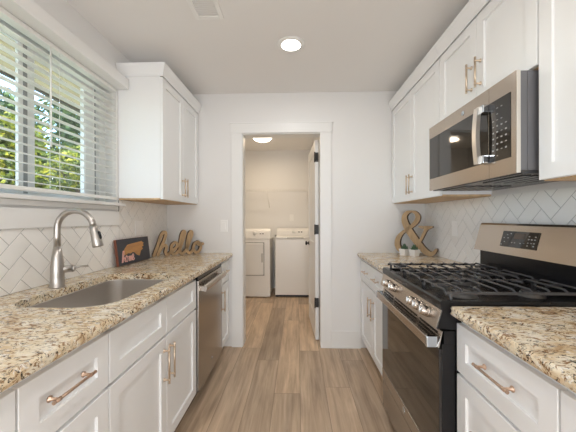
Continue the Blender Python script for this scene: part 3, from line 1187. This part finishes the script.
b = B()
yh = 1.345
pts = []
for k in range(13):
    q = k/12
    pts.append((.803-.009*math.sin(math.pi*q), yh, 1.488+.252*q))
for i in range(12):
    p, q = pts[i], pts[i+1]
    b.faces([(p[0], yh-.015, p[2]), (p[0], yh+.015, p[2]), (p[0]+.017, yh+.015, p[2]), (p[0]+.017, yh-.015, p[2]),
             (q[0], yh-.015, q[2]), (q[0], yh+.015, q[2]), (q[0]+.017, yh+.015, q[2]), (q[0]+.017, yh-.015, q[2])],
            [(0, 1, 5, 4), (1, 2, 6, 5), (2, 3, 7, 6), (3, 0, 4, 7)] + ([(0, 3, 2, 1)] if i == 0 else []) + ([(4, 5, 6, 7)] if i == 11 else []))
bmesh.ops.remove_doubles(b.bm, verts=b.bm.verts, dist=1e-5)
mh = obj('handle', b, M_trimsteel, md)
for z in (1.488, 1.710):
    b = B(); b.box(.812, .8385, yh-.036, yh+.012, z, z+.034, .004); obj('handle_end', b, M_chrome, mh)
b = B(); b.lathe([(.013, 0), (.013, -.0012), (.0105, -.002), (.009, -.001), (0, -.001)], (.840, 1.515, 1.778), 'x', 20); obj('badge', b, M_chrome, md)


# ------------------------------------------------------------------ cut-out letters
def catmull(pts, n=8):
    out = []
    P = [pts[0]]+list(pts)+[pts[-1]]
    for i in range(1, len(P)-2):
        for k in range(n):
            t = k/n
            q = []
            for d in range(len(pts[0])):
                a, b_, c_, e = P[i-1][d], P[i][d], P[i+1][d], P[i+2][d]
                q.append(.5*((2*b_)+(-a+c_)*t+(2*a-5*b_+4*c_-e)*t*t+(-a+3*b_-3*c_+e)*t**3))
            out.append(tuple(q))
    out.append(tuple(pts[-1]))
    return out


def stroke(b, pts, y0, y1, n=8, mi=0, side=1, cap=True, fix=None):
    """pts (s, z, halfwidth) -> ribbon in the local xz plane between y0 (front) and y1 (back)"""
    c = catmull(pts, n)
    L, R = [], []
    for i, (s, z, h) in enumerate(c):
        a, e = c[max(0, i-1)], c[min(len(c)-1, i+1)]
        d = Vector((e[0]-a[0], e[1]-a[1]))
        d = d.normalized() if d.length > 1e-9 else Vector((1, 0))
        nn = Vector((-d.y, d.x))
        L.append((s+nn.x*h, z+nn.y*h)); R.append((s-nn.x*h, z-nn.y*h))
    V = lambda p, y: b.bm.verts.new((p[0], y, p[1]))
    lf = [V(p, y0) for p in L]; rf = [V(p, y0) for p in R]; lb = [V(p, y1) for p in L]; rb = [V(p, y1) for p in R]

    def face(vs, m_):
        try:
            f = b.bm.faces.new(vs); f.material_index = m_
        except ValueError:
            pass
    for i in range(len(c)-1):
        face((lf[i], lf[i+1], rf[i+1], rf[i]), mi)
        face((lb[i], rb[i], rb[i+1], lb[i+1]), side)
        face((lf[i], lb[i], lb[i+1], lf[i+1]), side)
        face((rf[i], rf[i+1], rb[i+1], rb[i]), side)
    for i in (0, len(c)-1):
        face((lf[i], rf[i], rb[i], lb[i]), side)
    if cap:
        for s, z, h in (c[0], c[-1]):
            poly = [(s+h*math.cos(2*math.pi*k/16), z+h*math.sin(2*math.pi*k/16)) for k in range(16)]
            b.prism(poly, y0+.0002, y1, 'y', mi, side)


def word_strokes(which, u, hw):
    hs = {
        'h': [[(0, 0.05), (.35, 1.0), (.72, 2.1), (1.0, 2.45), (1.18, 2.25), (1.0, 1.55), (.62, .7), (.42, .08)],
              [(.42, .15), (.75, .8), (1.08, 1.05), (1.25, .85), (1.15, .35), (1.3, .05), (1.6, .22)]],
        'e': [[(1.6, .22), (2.0, .5), (2.38, .95), (2.2, 1.28), (1.85, 1.05), (1.74, .45), (1.95, .06), (2.3, .15), (2.6, .45)]],
        'l': [[(2.6, .45), (2.95, 1.4), (3.2, 2.2), (3.1, 2.5), (2.85, 2.1), (2.66, 1.0), (2.66, .3), (2.88, .06), (3.15, .2), (3.4, .5)],
              [(3.4, .5), (3.75, 1.4), (4.0, 2.15), (3.9, 2.45), (3.65, 2.05), (3.46, 1.0), (3.46, .3), (3.68, .06), (3.95, .2), (4.15, .45)]],
        'o': [[(4.7, 1.2), (4.32, 1.0), (4.15, .5), (4.38, .04), (4.78, .1), (5.0, .55), (4.9, 1.0), (4.6, 1.15), (4.75, .88), (5.25, .95)]],
        'm': [[(2.0, 1.0), (1.95, .05), (2.2, .8), (2.45, 1.0), (2.5, .6), (2.48, .05), (2.75, .8), (3.0, 1.0), (3.05, .6), (3.05, .1), (3.3, .2)]],
    }
    return [[(x*u, z*u, hw) for x, z in st] for ch in which for st in hs[ch]]


# hello
p0, p1 = Vector((-1.245, 2.515, 0)), Vector((-.915, 2.795, 0))
ang = math.atan2(p1.y-p0.y, p1.x-p0.x)
hl = thing('hello_sign', 'cut-out wooden script sign reading hello on the granite counter', 'sign', (p0.x, p0.y, ZT), ang)
u = (p1-p0).length/5.15
for key, grp in (('h', 'h'), ('e', 'e'), ('l', 'l'), ('o', 'o')):
    b = B()
    for i, st in enumerate(word_strokes(key, u, .0130)):
        st = [(s, max(z+.010, .0133), h) for s, z, h in st]
        stroke(b, st, 0+.0002*i, .032, 8)
    zmin = min(v.co.z for v in b.bm.verts)
    bmesh.ops.translate(b.bm, verts=b.bm.verts, vec=(0, 0, -zmin+.0005))
    obj('letter', b, [M_sign, M_signd], hl, True)

# ampersand
q0_, q1_ = Vector((.912, 2.787, 0)), Vector((1.197, 2.545, 0))
ang = math.atan2(q1_.y-q0_.y, q1_.x-q0_.x)
am = thing('ampersand_sign', 'large wooden ampersand standing in the corner of the counter', 'sign', (q0_.x, q0_.y, ZT), ang)
LW = (q1_-q0_).length


def ap(px, py, h):
    return ((px-395.5)/44*LW, (256.2-py)/46.0*.405, h)


b = B()
main = [ap(438.2, 249.0, .010), ap(435.5, 252.6, .016), ap(431, 253.3, .022), ap(425.5, 249.5, .027), ap(417.5, 240.0, .030), ap(411, 230.5, .031), ap(407, 222.5, .028),
        ap(406.5, 216.5, .023), ap(409.5, 212.6, .016), ap(413.7, 211.4, .010), ap(418.0, 212.8, .015), ap(420.3, 217.2, .021), ap(418.2, 222.6, .020), ap(411.5, 228.6, .014),
        ap(404.8, 233.0, .014), ap(399.8, 239.0, .022), ap(398.6, 246.0, .025), ap(401.5, 251.6, .022), ap(407.5, 254.4, .014)]
stroke(b, main, 0, .038, 8)
arm = [ap(407.5, 254.4, .0139), ap(414.0, 252.4, .012), ap(420.0, 246.0, .011), ap(424.0, 238.6, .012), ap(427.4, 231.5, .013), ap(429.2, 228.4, .016)]
stroke(b, arm, .0003, .038, 8)
b.prism([ap(421, 227.6, 0)[:2], ap(421, 226.2, 0)[:2], ap(435, 226.2, 0)[:2], ap(435, 227.6, 0)[:2], ap(431.2, 229.4, 0)[:2], ap(426.2, 229.4, 0)[:2]], .0005, .038, 'y', 0, 1)
zmin = min(v.co.z for v in b.bm.verts)
bmesh.ops.translate(b.bm, verts=b.bm.verts, vec=(0, 0, -zmin+.0005))
obj('letter', b, [M_sign, M_signd], am, True)

# two little pots
for i, (px, py, lab) in enumerate(((.963, 2.668, 'small white pot with green succulent by the ampersand, nearer the end wall'),
                                   (1.028, 2.612, 'small white pot with green succulent by the ampersand, nearer the range'))):
    po = thing('potted_succulent', lab, 'potted plant', (px, py, ZT), .5)
    b = B()
    h0, h1, zt = .027, .034, .058
    vs = []
    for s, z in ((h0, 0), (h1, zt), (h1-.004, zt), (h1-.006, .045)):
        vs += [(-s, -s, z), (s, -s, z), (s, s, z), (-s, s, z)]
    fs = [(0, 3, 2, 1), (12, 13, 14, 15)]
    for k in range(3):
        for q in range(4):
            a, e = 4*k+q, 4*k+(q+1) % 4
            fs.append((a, e, e+4, a+4))
    b.faces(vs, fs)
    obj('pot', b, M_plast, po, True)
    b = B(); b.box(-.028, .028, -.028, .028, .040, .047); obj('soil', b, M_soil, po, True)
    b = B()
    rr = random.Random(20+i)
    for k in range(26):
        a = k*2.4
        rad = .004+.024*(k/26)
        hh = .050*(1-k/40)+rr.uniform(0, .012)
        x, y = rad*math.cos(a)*.6, rad*math.sin(a)*.6
        tip = (rad*1.25*math.cos(a), rad*1.25*math.sin(a), .047+hh)
        b.tube([(x, y, .045), ((x+tip[0])/2*1.15, (y+tip[1])/2*1.15, .047+hh*.55), tip], [.0035, .0058, .0008], 7)
    obj('succulent', b, M_succ, po, True)

# home sign: leans on the tile
hs_ = thing('home_sign', 'dark plaque with an orange state shape and pink home lettering', 'sign', (-1.228, 1.985, ZT+.0035))
hs_.rotation_euler = (math.radians(-7), 0, math.radians(90))
# local: x along the wall (+y), z up the board, -y faces the room
SW, SH, ST = .432, .186, .017
b = B(); b.box(0, SW, 0, ST, .0, SH, .0015); obj('board', b, M_redwood, hs_, True)
b = B(); b.box(.004, SW-.001, -.0012, .0005, .001, SH-.001); obj('face', b, M_slate, hs_, True)
nc = [(.26, .44), (.34, .62), (.43, .76), (.58, .79), (.74, .81), (.88, .83), (.91, .77), (.95, .75), (.90, .68), (.94, .63), (.86, .58), (.90, .50), (.82, .44), (.76, .24), (.69, .28), (.61, .42),
      (.54, .44), (.50, .40), (.42, .43), (.34, .37)]
b = B(); b.prism([((.12+(u_-.26)*1.01)*SW, v_*SH) for u_, v_ in nc], -.004, -.001, 'y'); obj('state_shape', b, M_orange, hs_, True)
b = B()
uu = .0215
offs = {'h': 0, 'o': -2.55, 'm': 1.05, 'e': 2.75}
for i, ch in enumerate('home'):
    for st in word_strokes(ch, uu, .0016):
        st2 = [(.036+(s+offs[ch]*uu)*1.38, .020+z*(1.55 if ch == 'h' else 1.75), h) for s, z, h in st]
        stroke(b, st2, -.0062, -.001, 5, 0, 0)
obj('lettering', b, M_pink, hs_, True)


# ------------------------------------------------------------------ wall plates
def plate(name, label, cat, c, axis, sg, wd, gangs, toggle):
    r = thing(name, label, cat, c)
    b = B()
    x, y, z = c
    if axis == 'y':
        b.box(x-wd/2, x+wd/2, y-.006, y, z-.058, z+.058, .002)
    else:
        b.box(*sorted((x, x+sg*.006)), y-wd/2, y+wd/2, z-.058, z+.058, .002)
    obj('plate', b, M_plast, r)
    for gq in range(gangs):
        o_ = (gq-(gangs-1)/2)*.046
        b = B()
        if axis == 'y':
            b.box(x+o_-.016, x+o_+.016, y-.008, y-.0055, z-.033, z+.033, .001)
        else:
            b.box(*sorted((x+sg*.0055, x+sg*.008)), y+o_-.016, y+o_+.016, z-.033, z+.033, .001)
        obj('rocker' if toggle else 'socket', b, M_plast, r)
    return r


plate('light_switch', 'white light switch plate on the end wall beside the doorway', 'light switch', (-.714, D, 1.175), 'y', -1, .072, 1, True)
plate('wall_outlet', 'white double outlet plate on the tile above the dark plaque', 'outlet', (XL+.0082, 2.33, 1.175), 'x', 1, .118, 2, False)
plate('wall_outlet', 'white outlet plate on the tile between ampersand and range', 'outlet', (XR-.0082, 2.317, 1.165), 'x', -1, .072, 1, False)
plate('wall_outlet', 'white outlet plate on the laundry wall above the washer', 'outlet', (-.10, LY, 1.26), 'y', -1, .072, 1, False)


# ------------------------------------------------------------------ lamps and vent
def downlight(x, y, label, watts):
    r = thing('recessed_light', label, 'ceiling light', (x, y, ZC))
    b = B(); b.lathe([(.098, ZC-.0005), (.096, ZC-.005), (.078, ZC-.009), (.072, ZC-.006)], (x, y, 0), 'z', 32); obj('trim_ring', b, M_plast, r)
    b = B(); b.lathe([(.074, ZC-.0055), (.05, ZC-.0075), (0, ZC-.008)], (x, y, 0), 'z', 32); obj('lens', b, M_lens, r)
    l = light('downlight', 'AREA', (x, y, ZC-.012), watts, (1, .98, .955), shape='DISK', size=.14)
    l.parent = r
    l.location = (0, 0, -.012)


downlight(-.04, 2.056, 'lit recessed ceiling light in the middle of the kitchen ceiling', 3.5)
downlight(-.04, .35, 'added recessed fill light above the viewpoint, out of view', 4.5)  # unseen can, added to light the near cabinets and floor
downlight(-.04, -1.35, 'added recessed fill light behind the viewpoint, out of view', 12)  # another unseen can, added as fill from the rear

lx, ly = -.51, 4.32
r = thing('dome_light', 'lit white dome light on the laundry ceiling', 'ceiling light', (lx, ly, ZC))
b = B(); b.lathe([(.15, ZC-.0005), (.15, ZC-.018), (.142, ZC-.02)], (lx, ly, 0), 'z', 32); obj('base', b, M_plast, r)
b = B(); b.lathe([(.14, ZC-.0195), (.135, ZC-.04), (.11, ZC-.065), (.06, ZC-.083), (0, ZC-.088)], (lx, ly, 0), 'z', 32); obj('dome', b, M_dome, r)
l = light('dome_glow', 'AREA', (0, 0, 0), 8, (1, .80, .57), shape='DISK', size=.26)
l.parent = r
l.location = (0, 0, -.095)

vx0, vx1, vy0, vy1 = -.612, -.440, 1.44, 1.772
r = thing('ceiling_vent', 'white louvred air vent in the ceiling', 'vent', ((vx0+vx1)/2, (vy0+vy1)/2, ZC))
b = B()
for xa, xb, ya, yb in ((vx0, vx0+.026, vy0, vy1), (vx1-.026, vx1, vy0, vy1), (vx0+.0262, vx1-.0262, vy0, vy0+.026), (vx0+.0262, vx1-.0262, vy1-.026, vy1)):
    b.box(xa, xb, ya, yb, ZC-.007, ZC-.0003, .002)
obj('frame', b, M_plast, r)
b = B()
y = vy0+.032
while y < vy1-.03:
    b.faces([(vx0+.026, y, ZC-.006), (vx1-.026, y, ZC-.006), (vx1-.026, y+.009, ZC-.001), (vx0+.026, y+.009, ZC-.001),
             (vx0+.026, y, ZC-.0075), (vx1-.026, y, ZC-.0075), (vx1-.026, y+.009, ZC-.0025), (vx0+.026, y+.009, ZC-.0025)],
            [(0, 1, 2, 3), (4, 7, 6, 5), (0, 4, 5, 1), (2, 6, 7, 3), (0, 3, 7, 4), (1, 5, 6, 2)])
    y += .0155
obj('louvres', b, M_plast, r)

# ------------------------------------------------------------------ laundry
def knob_y(parent, x, y, z, r_, m=M_white):
    b = B(); b.lathe([(r_, 0), (r_, -.006), (r_*.75, -.010), (r_*.7, -.024), (r_*.4, -.027), (0, -.027)], (x, y, z), 'y', 18)
    return obj('dial', b, m, parent)


yf = 4.635
wx0, wx1 = -.352, .232
ws = thing('washing_machine', 'white top-load washing machine behind the open laundry door', 'washing machine', ((wx0+wx1)/2, yf+.29, 0))
b = B(); b.box(wx0, wx1, yf, yf+.58, .035, .925, .012)
for xx in (wx0+.06, wx1-.06):
    for yy in (yf+.06, yf+.52):
        b.cyl((xx, yy, 0), (xx, yy, .04), .022, n=10)
obj('body', b, M_white, ws)
b = B(); b.box(wx0+.004, wx1-.004, yf+.01, yf+.57, 0.010, .034); obj('base_plinth', b, M_blkm, ws)
b = B(); b.box(wx0+.004, wx1-.004, yf-.004, yf+.40, .926, .952, .008); li = obj('lid', b, M_white, ws)
b = B(); b.box(-.16, .10, yf-.006, yf+.004, .932, .944, .002); obj('lid_grip', b, mat('grey_plastic', (.35, .34, .33), .4), li)
b = B(); b.prism([(yf+.405, .926), (yf+.43, 1.03), (yf+.48, 1.075), (yf+.575, 1.075), (yf+.575, .926)], wx0, wx1, 'x', bev=.006); cn = obj('console', b, M_white, ws)
knob_y(cn, -.06, yf+.428, 1.02, .032)
for xx in (.03, .075):
    b = B(); b.box(xx-.012, xx+.012, yf+.419, yf+.432, 1.005, 1.02); obj('button', b, M_hinge, cn)

yf = 4.60
dx0, dx1 = -1.11, -.427
dy_ = thing('clothes_dryer', 'white front-door clothes dryer partly hidden by the door frame', 'dryer', ((dx0+dx1)/2, yf+.31, 0))
b = B(); b.box(dx0, dx1, yf, yf+.62, .015, .925, .012)
for xx in (dx0+.06, dx1-.06):
    for yy in (yf+.06, yf+.55):
        b.cyl((xx, yy, 0), (xx, yy, .02), .022, n=10)
obj('body', b, M_white, dy_)
b = B(); b.box(-1.015, -.53, yf-.022, yf, .36, .86, .012); dd = obj('door', b, M_white, dy_)
b = B(); b.box(-.563, -.539, yf-.0235, yf-.02, .56, .70, .001); obj('door_grip', b, mat('pale_grey_plastic', (.5, .49, .47), .4), dd)
b = B(); b.box(-1.027, -.518, yf-.004, yf+.001, .348, .872, .002); obj('door_surround', b, mat('grey_plastic', (.35, .34, .33), .4), dy_)
b = B(); b.prism([(yf-.006, .926), (yf+.03, 1.05), (yf+.06, 1.082), (yf+.12, 1.082), (yf+.12, .926)], dx0, dx1, 'x', bev=.006); cn = obj('console', b, M_white, dy_)
knob_y(cn, -.67, yf+.017, 1.015, .032)
for xx in (-.58, -.54):
    b = B(); b.box(xx-.01, xx+.01, yf+.010, yf+.024, 1.0, 1.012); obj('button', b, M_hinge, cn)
b = B()
b.tube([(-.382, 5.19, .95), (-.382, 5.12, .90), (-.375, 5.10, .6), (-.385, 5.13, .25), (-.378, 5.2, .12)], .012, 8)
tag(obj('drain_hose', b, mat('grey_hose', (.30, .29, .28), .5)), 'grey hose hanging in the gap between dryer and washer', 'hose')

sh = thing('wire_shelf', 'white wire shelf across the laundry wall above the machines', 'shelf', (-.5, LY-.17, 1.72))
b = B()
for yy in (LY-.325, LY-.005):
    b.cyl((-1.328, yy, 1.735), (.258, yy, 1.735), .003, n=8)
b.cyl((-1.328, LY-.33, 1.705), (.258, LY-.33, 1.705), .0035, n=8)
b.cyl((-1.328, LY-.17, 1.732), (.258, LY-.17, 1.732), .0035, n=8)
xx = -1.31
while xx < .25:
    b.tube([(xx, LY-.005, 1.739), (xx, LY-.325, 1.739), (xx, LY-.33, 1.705)], .0018, 5, True)
    xx += .026
obj('rack', b, M_plast, sh)
for xx in (-1.05, -.52, .15):
    b = B(); b.tube([(xx, LY-.31, 1.727), (xx+.03, LY-.004, 1.44)], .0055, 8); obj('bracket', b, M_plast, sh)
